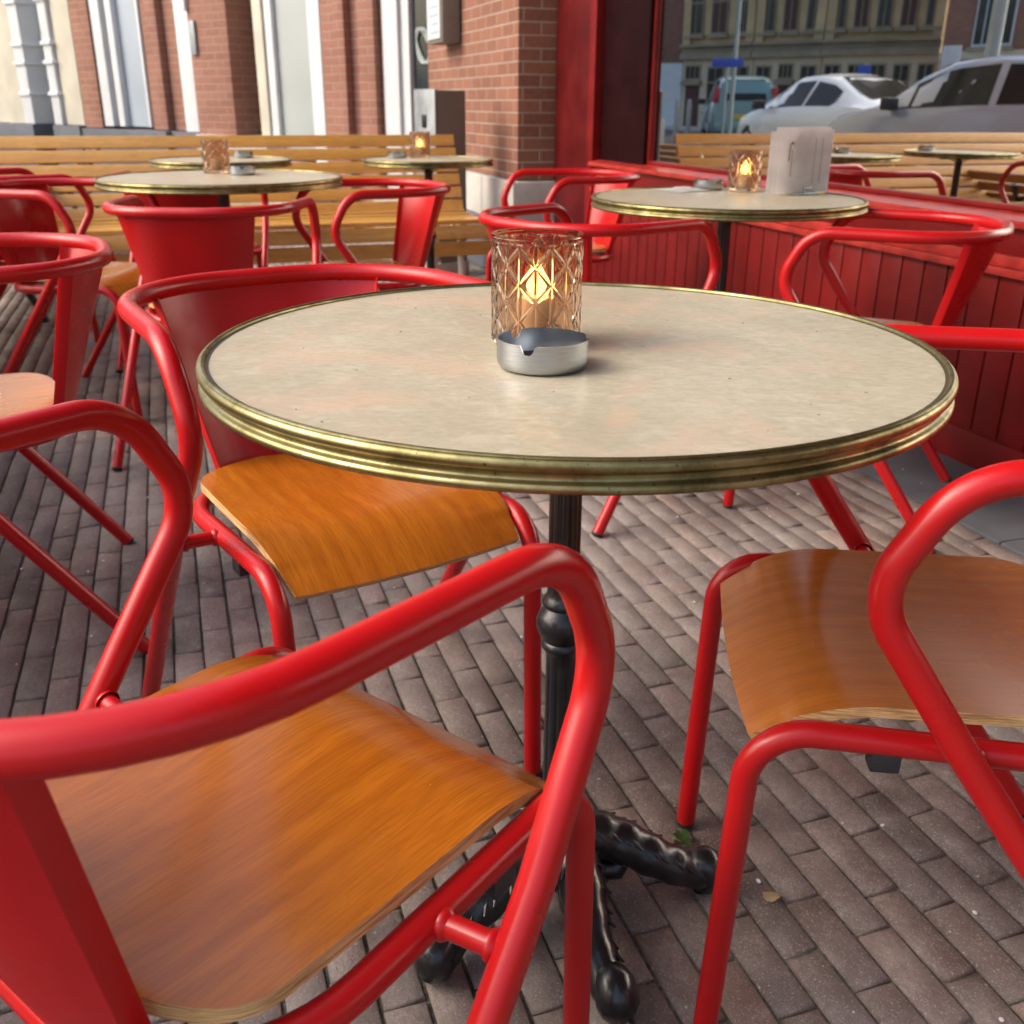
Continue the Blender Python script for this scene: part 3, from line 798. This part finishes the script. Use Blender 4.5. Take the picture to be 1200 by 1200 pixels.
bmesh.ops.recalc_face_normals(bm, faces=bm.faces[:]); bmesh.ops.bevel(bm, geom=bm.edges[:], offset=.004, segments=2, affect='EDGES')
build('window_sill', bm, M['sillred'], cf)
part('door_post', [(5.17, 5.68, -.20, .0, 0, 3.4)], M['frontred_dark'])
part('post_edge', [(5.09, 5.17, -.20, .012, .0, 3.4)], M['frontred'])
part('side_panel', [(4.56, 5.09, -.10, -.030, .70, 3.4)], M['panel_dark'])
part('glass_pane', [(-1.6, 4.555, -.075, -.065, .708, 2.55)], M['pane'], bev=0)
part('glazing_bead', [(-1.6, 4.56, -.064, -.050, .708, .722), (4.545, 4.56, -.064, -.050, .722, 2.55)], M['frontred'], bev=.002)
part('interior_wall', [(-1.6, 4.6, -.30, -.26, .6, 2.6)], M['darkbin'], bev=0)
part('fascia', [(-1.6, 5.09, -.20, .03, 2.55, 3.4)], M['frontred'])
part('upper_wall', [(-1.6, 5.68, -.4, -.06, 3.402, 7.0), (-1.62-3.0, -1.605, -.4, .0, 0, 7.0)], M['brick'])
# unseen canopy, added overhead to keep the terrace in open shade
aw = empty('shade_awning', (FN*FK)[:], FROT, label='unseen dark red canopy added above the terrace for open shade', cat='shade_awning')
bm = bmesh.new(); n0 = 14
a = [bm.verts.new((-2.2+6.9*i/n0, .05, 2.95)) for i in range(n0+1)]; b = [bm.verts.new((-2.2+6.9*i/n0, 1.85, 2.48)) for i in range(n0+1)]; c = [bm.verts.new((-2.2+6.9*i/n0, 1.87, 2.30+.02*(i % 2))) for i in range(n0+1)]
for i in range(n0): bm.faces.new((a[i], a[i+1], b[i+1], b[i])); bm.faces.new((b[i], b[i+1], c[i+1], c[i]))
bmesh.ops.solidify(bm, geom=bm.faces[:], thickness=.003); build('canvas', bm, M['canvas'], aw)
for x in (-2.1, 1.2, 4.6):
    bm = bmesh.new(); tube(bm, [V(x, .02, 2.5), V(x, 1.82, 2.46)], .02, 8); build('arm', bm, M['white'], aw)

# ------------------------------------------------------------------ brick corner next door
bw = empty('brick_house', (FN*FK)[:], FROT, label='red brick house wall with pale stone plinth beside the dark red door post', cat='house')
part('wall', [(5.69, 7.75, -.5, .22, .56, 7.0)], M['brick'], bw, .006)
part('plinth', [(5.66, 7.78, -.5, .255, .0, .555)], M['stone'], bw, .01)
part('plinth_base', [(5.63, 7.80, -.5, .285, .0, .32)], M['darkstone'], bw, .01)
part('mortar_joints', [(6.28, 6.288, .2552, .2562, .325, .553), (6.9, 6.908, .2552, .2562, .325, .553)], M['darkstone'], bw, 0)
# wall sign on the brick
sg = empty('wall_sign', (FN*FK + FD*7.02 - FN*.22)[:], FROT, label='framed pale blue white sign hanging on the brick wall above the grey cabinet', cat='sign')
part('frame', [(-.20, .20, .012, .13, 1.335, 1.9)], M['boxbrown'], sg, .006)
part('face', [(-.16, .17, .132, .138, 1.36, 1.88)], M['white'], sg, .003)
bm = bmesh.new()
for k in range(9): 
    zz = 1.39+.05*k; box(bm, -.12, .12-random.uniform(0, .08), .1385, .1395, zz, zz+.018)
build('printed_lines', bm, M['bluepanel'], sg)
# meter cabinet behind the bench
mc = empty('street_cabinet', (-.425, 6.22, 0), R(38), label='grey metal street cabinet with brown side, behind the right end of the bench', cat='cabinet')
part('body', [(-.10, .10, -.105, .105, .0, 1.04)], M['boxbrown'], mc, .008)
part('door', [(-.118, -.102, -.108, .108, .10, 1.045)], M['boxgrey'], mc, .005)
part('lock', [(-.126, -.119, -.02, .02, .84, .91)], M['iron'], mc, .002)
part('plinth', [(-.122, .11, -.112, .112, .0, .08)], M['stone'], mc, .004)

# ------------------------------------------------------------------ houses closing the view
BO = FN*(FK-.22) + FD*7.75; BD = V(-.78, .625, 0).normalized(); BR = math.atan2(BD.y, BD.x)
BO = V(BO.x, BO.y, 0)
# local x runs away along the houses, local y (rotate +90) = (-BD.y, BD.x) -> towards us
def bx_at(px):
    """distance along the house line seen under the picture column px (at eye level)"""
    k = (px-600)/CAM_F*1.0/ (1/(math.cos(CAM_P)+ .412*math.sin(CAM_P)))  # x/y slope
    k = (px-600)/CAM_F/(math.cos(CAM_P)+math.tan(CAM_P)*math.sin(CAM_P))
    # solve BO.x + t*BD.x = k*(BO.y + t*BD.y)
    return (k*BO.y-BO.x)/(BD.x-k*BD.y)
def house(label, name='town_house'): return empty(name, BO[:], BR, label=label, cat='house', group='brick town houses behind the bench')
def hb(name, par, items, m, bev=.006):
    """items: (px_right, px_left, y_back, y_front, z0, z1)"""
    bm = bmesh.new()
    for (pr, pl_, y0, y1, z0, z1) in items:
        box(bm, bx_at(pr), bx_at(pl_), y0, y1, z0, z1, bev)
    return build(name, bm, m, par)
h1 = house('red brick house with dark ornamented glass door, nearest the grey cabinet')
hb('wall', h1, [(448, 378, -.5, .0, 0, 6.5), (510, 449, -.5, -.13, .2, 6.5)], M['brick_far'])
hb('pilaster', h1, [(446, 428, .0, .07, 0, 6.5)], M['brick_far']); hb('pilaster', h1, [(412, 400, .0, .07, 0, 6.5)], M['brick_far'])
dr = hb('door', h1, [(507, 478, -.12, -.05, .35, 2.9)], M['darkdoor'])
hb('door_glass', h1, [(503, 482, -.046, -.042, .75, 2.7)], M['darkglass'], 0)
bm = bmesh.new(); xc = (bx_at(497)+bx_at(486))/2
for k in range(5):
    a = k*PI/5; tube(bm, [V(xc+.07*math.cos(a+t_), -.03, 1.36+.12*math.sin(a*1.3+t_)) for t_ in [j*.5 for j in range(13)]], .006, 5)
build('door_ornament', bm, M['pole'], dr)
hb('door_frame', h1, [(477.5, 468, -.20, -.01, .3, 2.95), (467.5, 450, -.22, .02, .3, 2.95)], M['white'])
hb('step', h1, [(509, 449, -.4, .18, .0, .34)], M['stone'])
h2 = house('brick town house with tall pale panelled door between white and cream frames')
hb('wall', h2, [(377.5, 298, -.6, -.12, 0, 6.5), (282, 238, -.5, .10, .70, 6.5)], M['brick_far'])
hb('door', h2, [(362, 322, -.115, -.05, .52, 2.9)], M['palepanel'])
hb('door_frame', h2, [(377, 363, -.115, .0, .50, 3.0), (321, 313, -.115, -.01, .50, 3.0)], M['white'])
hb('cream_jamb', h2, [(312, 302, -.115, .01, .62, 3.0)], M['cream'])
hb('plinth', h2, [(320, 237, -.5, .13, .0, .70)], M['stone']); hb('step', h2, [(378, 321, -.4, .25, .0, .50)], M['stone'])
hb('intercom', h2, [(247, 241, .10, .125, 1.35, 1.62)], M['boxgrey'], .003); hb('bell_plate', h2, [(240, 234.5, .10, .135, 1.7, 1.85)], M['white'], .003)
h3 = house('brick town house with dark blue plinth and pale blue white door in a white frame')
hb('wall', h3, [(237, 99, -.7, -.12, 0, 6.5), (212, 197, -.5, -.02, .72, 6.5), (196, 184, -.5, .05, .72, 6.5), (183, 172, -.5, -.02, .72, 6.5), (119, 99, -.5, .05, .72, 6.5)], M['brick_far'])
hb('door', h3, [(168, 141, -.115, -.06, .74, 3.0)], M['bluepanel'])
hb('door_frame', h3, [(171, 168.5, -.115, .0, .74, 3.1), (140.5, 134, -.115, .0, .74, 3.1), (130, 120, -.115, .03, .74, 3.1)], M['white'])
hb('side_door', h3, [(237, 231, -.115, -.02, .3, 3.0)], M['darkdoor']); hb('side_door_frame', h3, [(230.5, 213, -.115, .01, .3, 3.1)], M['white'])
hb('plinth', h3, [(236.5, 99, -.40, .10, .0, .715), (205, 190, .10, .16, 0, .715)], M['darkstone'])
h4 = house('house at the far left with ornate white doorcase and dark panelled door')
hb('wall', h4, [(98, -160, -.9, -.30, 0, 6.5)], M['cream'])
hb('cream_pilaster', h4, [(97, 76, -.6, .04, .74, 6.0)], M['cream'])
hb('cream_pilaster', h4, [(29, 8, -.6, .04, .74, 6.0)], M['cream'])
for (pr, pl_) in ((75, 66), (42, 31)):
    o = hb('white_column', h4, [(pr, pl_, -.5, .08, .74, 6.0)], M['white'])
    bm = bmesh.new(); xa, xb = bx_at(pr), bx_at(pl_)
    for z in (1.02, 1.32, 1.5, 1.9): box(bm, xa-.02, xb+.02, -.5, .10, z, z+.04, .01)
    build('column_band', bm, M['white'], o)
d4 = hb('door', h4, [(65, 43, -.29, -.18, .30, 2.6)], M['darkdoor'])
hb('door_panel', d4, [(61, 56, -.179, -.16, .8, 1.5), (53, 47, -.179, -.16, .8, 1.5)], M['darkglass'])
hb('transom', h4, [(65, 43, -.179, -.12, 1.55, 1.62)], M['white'])
hb('plinth', h4, [(97, 66, -.55, .11, .0, .735), (42, -160, -.55, .11, 0, .735)], M['darkstone'])
hb('window_frame', h4, [(7, -6, -.6, -.4, .9, 3.2)], M['bluepanel'])

# ------------------------------------------------------------------ the far side of the street (seen mirrored in the window)
def refl(P):
    P = Vector(P); return P - 2*(P.dot(FN)-FK)*FN
def refl_dir(a):
    v = V(math.cos(a), math.sin(a), 0); r = v - 2*v.dot(FN)*FN; return math.atan2(r.y, r.x)
def vpt(px, dist):
    k = (px-600)/CAM_F/(math.cos(CAM_P)+math.tan(CAM_P)*math.sin(CAM_P)); y = dist/math.sqrt(1+k*k); return V(k*y, y, 0)
def make_car(st, hw, paint, label, side_w, rear_w, wind_w, plate, tail_boxes, px, dist, ang):
    c = empty('parked_car', label=label, cat='car', group='cars parked across the street')
    bm = bmesh.new(); rings = []
    for (x, zb, belt, roof, f, fr) in st:
        h = hw*f; q = hw*fr
        prof = [(0, zb), (h*.86, zb), (h*.97, zb+.10), (h, (zb+belt)*.5), (h*.985, belt-.10), (h*.94, belt), (q, roof-.06), (q*.90, roof-.015), (q*.6, roof+.012), (0, roof+.02)]
        rings.append([bm.verts.new((x, y, z)) for y, z in prof] + [bm.verts.new((x, -y, z)) for y, z in prof[::-1][1:-1]])
    for i in range(len(rings)-1):
        n = len(rings[i])
        for k in range(n): bm.faces.new((rings[i][k], rings[i][(k+1) % n], rings[i+1][(k+1) % n], rings[i+1][k]))
    bm.faces.new(rings[0][::-1]); bm.faces.new(rings[-1])
    bmesh.ops.recalc_face_normals(bm, faces=bm.faces[:])
    build('body', bm, paint, c, ang=28)
    def interp(x):
        for i in range(len(st)-1):
            a, b = st[i], st[i+1]
            if a[0] <= x <= b[0]:
                t = (x-a[0])/(b[0]-a[0]); return [a[j]+(b[j]-a[j])*t for j in range(6)]
        return st[-1]
    for s in (1, -1):
        for (x0, x1) in side_w:
            bm = bmesh.new(); lo, hi = [], []
            for k in range(9):
                x = x0+(x1-x0)*k/8; _, zb, belt, roof, f, fr = interp(x)
                if roof-belt < .12: continue
                y0, y1 = hw*f*.94, hw*fr; t0, t1 = .05, .93
                lo.append(bm.verts.new((x, s*(y0+(y1-y0)*t0+.006), belt+(roof-.06-belt)*t0))); hi.append(bm.verts.new((x, s*(y0+(y1-y0)*t1+.006), belt+(roof-.06-belt)*t1)))
            for k in range(len(lo)-1): bm.faces.new((lo[k], lo[k+1], hi[k+1], hi[k]))
            bmesh.ops.solidify(bm, geom=bm.faces[:], thickness=.01)
            build('side_window', bm, M['car_glass'], c)
    for nm, (xa, xb) in (('rear_window', rear_w), ('windscreen', wind_w)):
        bm = bmesh.new(); A = interp(xa); B = interp(xb)
        for (I, x) in ((A, xa), (B, xb)): pass
        ys = [-.8, -.5, 0, .5, .8]
        wa, wb = hw*A[5]*.95, hw*B[5]*.95
        off = V(-.02 if xa > xb or nm == 'x' else .0, 0, .03)
        dx = -.035 if nm == 'rear_window' else .035
        ra = [bm.verts.new((xa+dx, wa*y, A[3]+.026+(.0 if abs(y) < .6 else -.01))) for y in ys]; rb = [bm.verts.new((xb+dx, wb*y, B[3]+.026+(.0 if abs(y) < .6 else -.01))) for y in ys]
        for k in range(4): bm.faces.new((ra[k], ra[k+1], rb[k+1], rb[k]))
        bmesh.ops.solidify(bm, geom=bm.faces[:], thickness=.01); build(nm, bm, M['car_glass'], c)
    for (x0, x1, y0, y1, z0, z1) in tail_boxes:
        for s in (1, -1):
            bm = bmesh.new(); box(bm, x0, x1, min(y0*s, y1*s), max(y0*s, y1*s), z0, z1, .02); build('tail_light', bm, M['tail'], c)
    xr = st[0][0]
    bm = bmesh.new(); box(bm, xr-.02, xr+.03, -.26, .26, .62, .74, .004); build('number_plate', bm, plate, c)
    bm = bmesh.new(); box(bm, xr-.06, xr+.25, -hw*.9, hw*.9, .30, .55, .05); build('bumper', bm, paint, c)
    Lx = st[-1][0]-st[0][0]
    for x in (xr+.75, st[-1][0]-.85):
        for s in (1, -1):
            bm = bmesh.new(); tmp = lathe(bm, [(.02,-.1),(.2,-.1),(.31,-.09),(.32,-.05),(.32,.05),(.31,.09),(.2,.1),(.02,.1)], 28)
            bm.transform(Matrix.Translation((x, s*(hw-.10), .32)) @ Matrix.Rotation(PI/2, 4, 'X')); wl = build('wheel', bm, M['rubber'], c)
            bm = bmesh.new(); lathe(bm, [(.01,-.012),(.19,-.012),(.2,.0),(.19,.012),(.01,.02)], 20)
            bm.transform(Matrix.Translation((x, s*(hw+.006), .32)) @ Matrix.Rotation(PI/2, 4, 'X')); build('rim', bm, M['steel'], wl)
    for s in (1, -1):
        xm = wind_w[0]-.35 if wind_w[0] > wind_w[1] else wind_w[1]-.35
        bm = bmesh.new(); box(bm, xm, xm+.14, min(s*hw*.95, s*(hw+.17)), max(s*hw*.95, s*(hw+.17)), st[len(st)//2][2]-.02, st[len(st)//2][2]+.13, .03); build('wing_mirror', bm, M['plastic'], c)
    c.location = refl(vpt(px, dist)); c.rotation_euler.z = refl_dir(ang)
    return c
# stations: x from the rear to the front
hatch = [(-2.0,.30,.80,.86,.86,.80),(-1.93,.24,.92,1.0,.95,.74),(-1.80,.22,.97,1.25,.98,.72),(-1.62,.22,.98,1.42,1,.71),(-1.2,.20,.98,1.49,1,.70),(-.5,.20,.96,1.52,1,.70),(.1,.20,.94,1.47,1,.69),(.5,.20,.93,1.32,1,.70),(.95,.22,.92,1.03,1,.76),(1.1,.22,.91,.97,.99,.82),(1.6,.24,.80,.88,.95,.78),(1.9,.30,.62,.70,.84,.66)]
sedan = [(-2.35,.34,.82,.88,.82,.74),(-2.28,.26,.92,.99,.92,.76),(-1.95,.22,.95,1.06,.97,.76),(-1.6,.22,.96,1.15,1,.70),(-1.0,.20,.95,1.36,1,.64),(-.4,.20,.94,1.44,1,.63),(.2,.20,.92,1.42,1,.63),(.7,.20,.90,1.26,1,.66),(1.25,.22,.88,.98,1,.76),(1.5,.22,.85,.92,.99,.80),(2.0,.24,.74,.82,.93,.76),(2.3,.32,.56,.64,.8,.6)]
mpv = [(-2.0,.32,.90,.96,.90,.84),(-1.95,.25,1.0,1.3,.97,.78),(-1.85,.22,1.02,1.55,.99,.74),(-1.6,.22,1.03,1.66,1,.74),(-.8,.20,1.02,1.70,1,.74),(.2,.20,1.0,1.66,1,.73),(.7,.20,.98,1.4,1,.73),(1.2,.22,.95,1.08,1,.78),(1.6,.24,.85,.93,.96,.8),(1.95,.30,.6,.7,.85,.66)]
axis = math.atan2(FD.y, FD.x)
make_car(hatch, .86, M['car_grey'], 'blue grey hatchback, nearest of the cars mirrored in the window', [(-1.55,-.62),(-.52,.85)], (-1.94,-1.60), (.98,.22), M['plate_y'],
         [(-1.99,-1.72,.60,.845,.78,1.02)], 1138, 14.4, R(127))
make_car(sedan, .90, M['car_white'], 'silver white saloon car mirrored in the window behind the menu cards', [(-1.3,-.50),(-.42,1.0)], (-1.92,-.85), (1.22,.42), M['plate_w'],
         [(-2.38,-2.12,.40,.84,.76,.90)], 968, 19.0, R(103))
make_car(mpv, .88, M['car_teal'], 'teal people carrier seen from behind, furthest car mirrored in the window', [(-1.7,-.75),(-.65,.9)], (-1.985,-1.80), (1.15,.5), M['plate_y'],
         [(-2.0,-1.86,.68,.84,1.02,1.40)], 856, 31.0, R(84))

# mirrored street buildings: laid out as seen (virtual), then folded back over the window plane
def street_block(name, label, px0, px1, d0, d1, wallmat, h):
    """facade from px0 to px1 at distances d0..d1; local x along it, y towards the street"""
    A = refl(vpt(px0, d0)); B = refl(vpt(px1, d1)); dv = (B-A); ln = dv.length; a = math.atan2(dv.y, dv.x)
    o = empty(name, A[:], a, label=label, cat='building', group='buildings across the street')
    # street side: towards the window
    to = (FN*FK - A); side = 1 if (V(-math.sin(a), math.cos(a), 0)).dot(to) > 0 else -1
    o.scale.z = .77
    bm = bmesh.new(); box(bm, 0, ln, min(0, -side*6), max(0, -side*6), 0, h*1.3); build('wall', bm, wallmat, o, smooth=False)
    return o, ln, side
def sb(o, name, side, items, m, bev=0, parent=None):
    bm = bmesh.new()
    for (x0, x1, z0, z1, y0, y1) in items: box(bm, x0, x1, min(side*y0, side*y1), max(side*y0, side*y1), z0, z1, bev)
    return build(name, bm, m, parent or o, smooth=False)
def window(o, side, x0, x1, z0, z1, fm, gm, mull=1, tr=True):
    w_ = sb(o, 'window', side, [(x0, x1, z0, z1, .02, .10)], fm)
    items = []; n = mull+1; ww = (x1-x0-.055*(n+1))/n
    for i in range(n):
        xa = x0+.055+i*(ww+.055)
        if tr: items += [(xa, xa+ww, z0+.1, z0+(z1-z0)*.62, .08, .115), (xa, xa+ww, z0+(z1-z0)*.62+.1, z1-.1, .08, .115)]
        else: items += [(xa, xa+ww, z0+.1, z1-.1, .08, .115)]
    sb(o, 'panes', side, items, gm, parent=w_)
    sb(o, 'sill', side, [(x0-.1, x1+.1, z0-.16, z0-.01, .0, .22)], M['bandstone'], parent=w_)
def stone_house(label, px0, px1, d0, d1, wins, doors=()):
    o, ln, s = street_block('stone_building', label, px0, px1, d0, d1, M['sandstone'], 13)
    sb(o, 'ground_floor_ashlar', s, [(0.05, ln-.05, 0, 3.55, .0, .02)], M['palestone'])
    sb(o, 'cornice', s, [(0, ln, 3.56, 3.85, .0, .30), (0, ln, 3.86, 4.15, 0, .16), (0, ln, 4.16, 4.3, 0, .34)], M['bandstone'])
    sb(o, 'pilasters', s, [(x, x+.35, 4.3, 8.5, 0, .18) for x in (0.02, ln-.37)], M['sandstone'])
    n = wins
    for i in range(n):
        xc = ln*(i+.5)/n; ww = min(.62, ln/n*.33)
        window(o, s, xc-ww, xc+ww, 4.75, 7.2, M['bandstone'], M['oxdoor'] if i % 2 else M['darkglass'], 1)
        if i in doors: 
            d_ = sb(o, 'doorway', s, [(xc-ww*.9, xc+ww*.9, 0, 2.2, .025, .07)], M['oxdoor']); sb(o, 'door_hood', s, [(xc-ww*1.2, xc+ww*1.2, 2.25, 2.4, 0, .3)], M['bandstone'], parent=d_)
            window(o, s, xc-ww, xc+ww, 2.5, 3.3, M['bandstone'], M['darkglass'], 2, False)
        else: window(o, s, xc-ww*1.05, xc+ww*1.05, .9, 3.2, M['bandstone'], M['darkglass'], 1)
    return o
stone_house('left wing of the sandstone corner building mirrored in the window', 792, 872, 47, 45, 3, (0,))
stone_house('rounded corner bay of the sandstone building mirrored in the window', 872, 952, 45, 44, 3, (1,))
stone_house('right wing of the sandstone building mirrored in the window', 952, 1086, 44, 43, 5)
o, ln, s = street_block('white_building', 'building with white ground floor and brown brick above, mirrored in the window', 690, 792, 50, 47, M['brick_dark'], 12)
sb(o, 'white_ground_floor', s, [(0, ln, 0, 3.4, 0, .05)], M['white'])
window(o, s, ln-2.6, ln-1.2, 4.0, 6.6, M['white'], M['darkglass'], 1)
sb(o, 'doorway', s, [(ln-2.3, ln-1.5, 0, 2.5, .055, .08)], M['darkdoor'])
o, ln, s = street_block('brick_building', 'red brick building with white windows, mirrored above the blue grey hatchback', 1086, 1300, 38, 36, M['brick_far'], 12)
sb(o, 'stone_bands', s, [(0, ln, 3.05, 3.35, 0, .12), (0, ln, 2.35, 2.5, 0, .06)], M['palestone'])
for x in (1.0, 3.3, 5.6): window(o, s, x, x+1.25, 3.5, 5.6, M['white'], M['darkglass'], 3, False)
for x in (.9, 3.2, 5.6):
    window(o, s, x, x+1.1, 1.0, 2.2, M['white'], M['darkglass'], 3, True)
    bm = bmesh.new(); tube(bm, [V(x+.55+.62*math.cos(t_), s*.08, 2.2+.35*math.sin(t_)) for t_ in [k*PI/10 for k in range(11)]], .06, 6); build('arch', bm, M['bandstone'], o)
# posts and signs across the street
def post(px, dist, r, h, m, label, name='lamp_post'):
    P = refl(vpt(px, dist)); o = empty(name, P[:], 0, label=label, cat='post', group='posts across the street')
    bm = bmesh.new(); tube(bm, [V(0,0,0), V(0,0,.9), V(0,0,.95), V(0,0,h)], r, 14, True, [r*1.15, r*1.1, r, r*.85]); build('shaft', bm, m, o)
    bm = bmesh.new(); tube(bm, [V(0,0,0), V(0,0,.04), V(0,0,.3)], r, 14, True, [r*1.5, r*1.5, r*1.15]); build('collar', bm, m, o)
    return o
post(848, 26, .05, 6, M['pole'], 'thin grey lamp post mirrored in front of the teal car')
post(1141, 17, .105, 7, M['pole'], 'thick grey green post rising above the mirrored blue grey hatchback')
post(757, 24, .06, 6, M['pole'], 'grey post by the white ground floor, mirrored at the left of the window')
for i, px in enumerate((786, 800)): post(px, 30, .06, 1.1, M['stone'], 'short pale bollard %s, mirrored beside the teal car' % ('further from the teal car' if i == 0 else 'nearer the teal car'), 'bollard')
def sign(px, dist, w_, z0, z1, m, label):
    P = refl(vpt(px, dist)); to = (FN*FK + FD*4 - P); a = math.atan2(to.y, to.x)-PI/2
    o = empty('street_sign', P[:], a+PI, label=label, cat='sign')
    bm = bmesh.new(); box(bm, -w_/2, w_/2, -.03, .03, z0, z1, .01); build('plate', bm, m, o)
    bm = bmesh.new(); tube(bm, [V(0, .05, 0), V(0, .05, z1)], .03, 8); build('pole', bm, M['pole'], o)
sign(840, 25.5, .7, 1.78, 1.96, M['blue'], 'narrow blue street name sign on a thin post, mirrored above the teal car')
sign(999, 30, .34, 1.50, 1.95, M['blue'], 'square blue traffic sign mirrored above the white saloon')
sign(1097, 28, .42, 1.65, 2.3, M['white'], 'white parking zone sign mirrored beside the thick post')
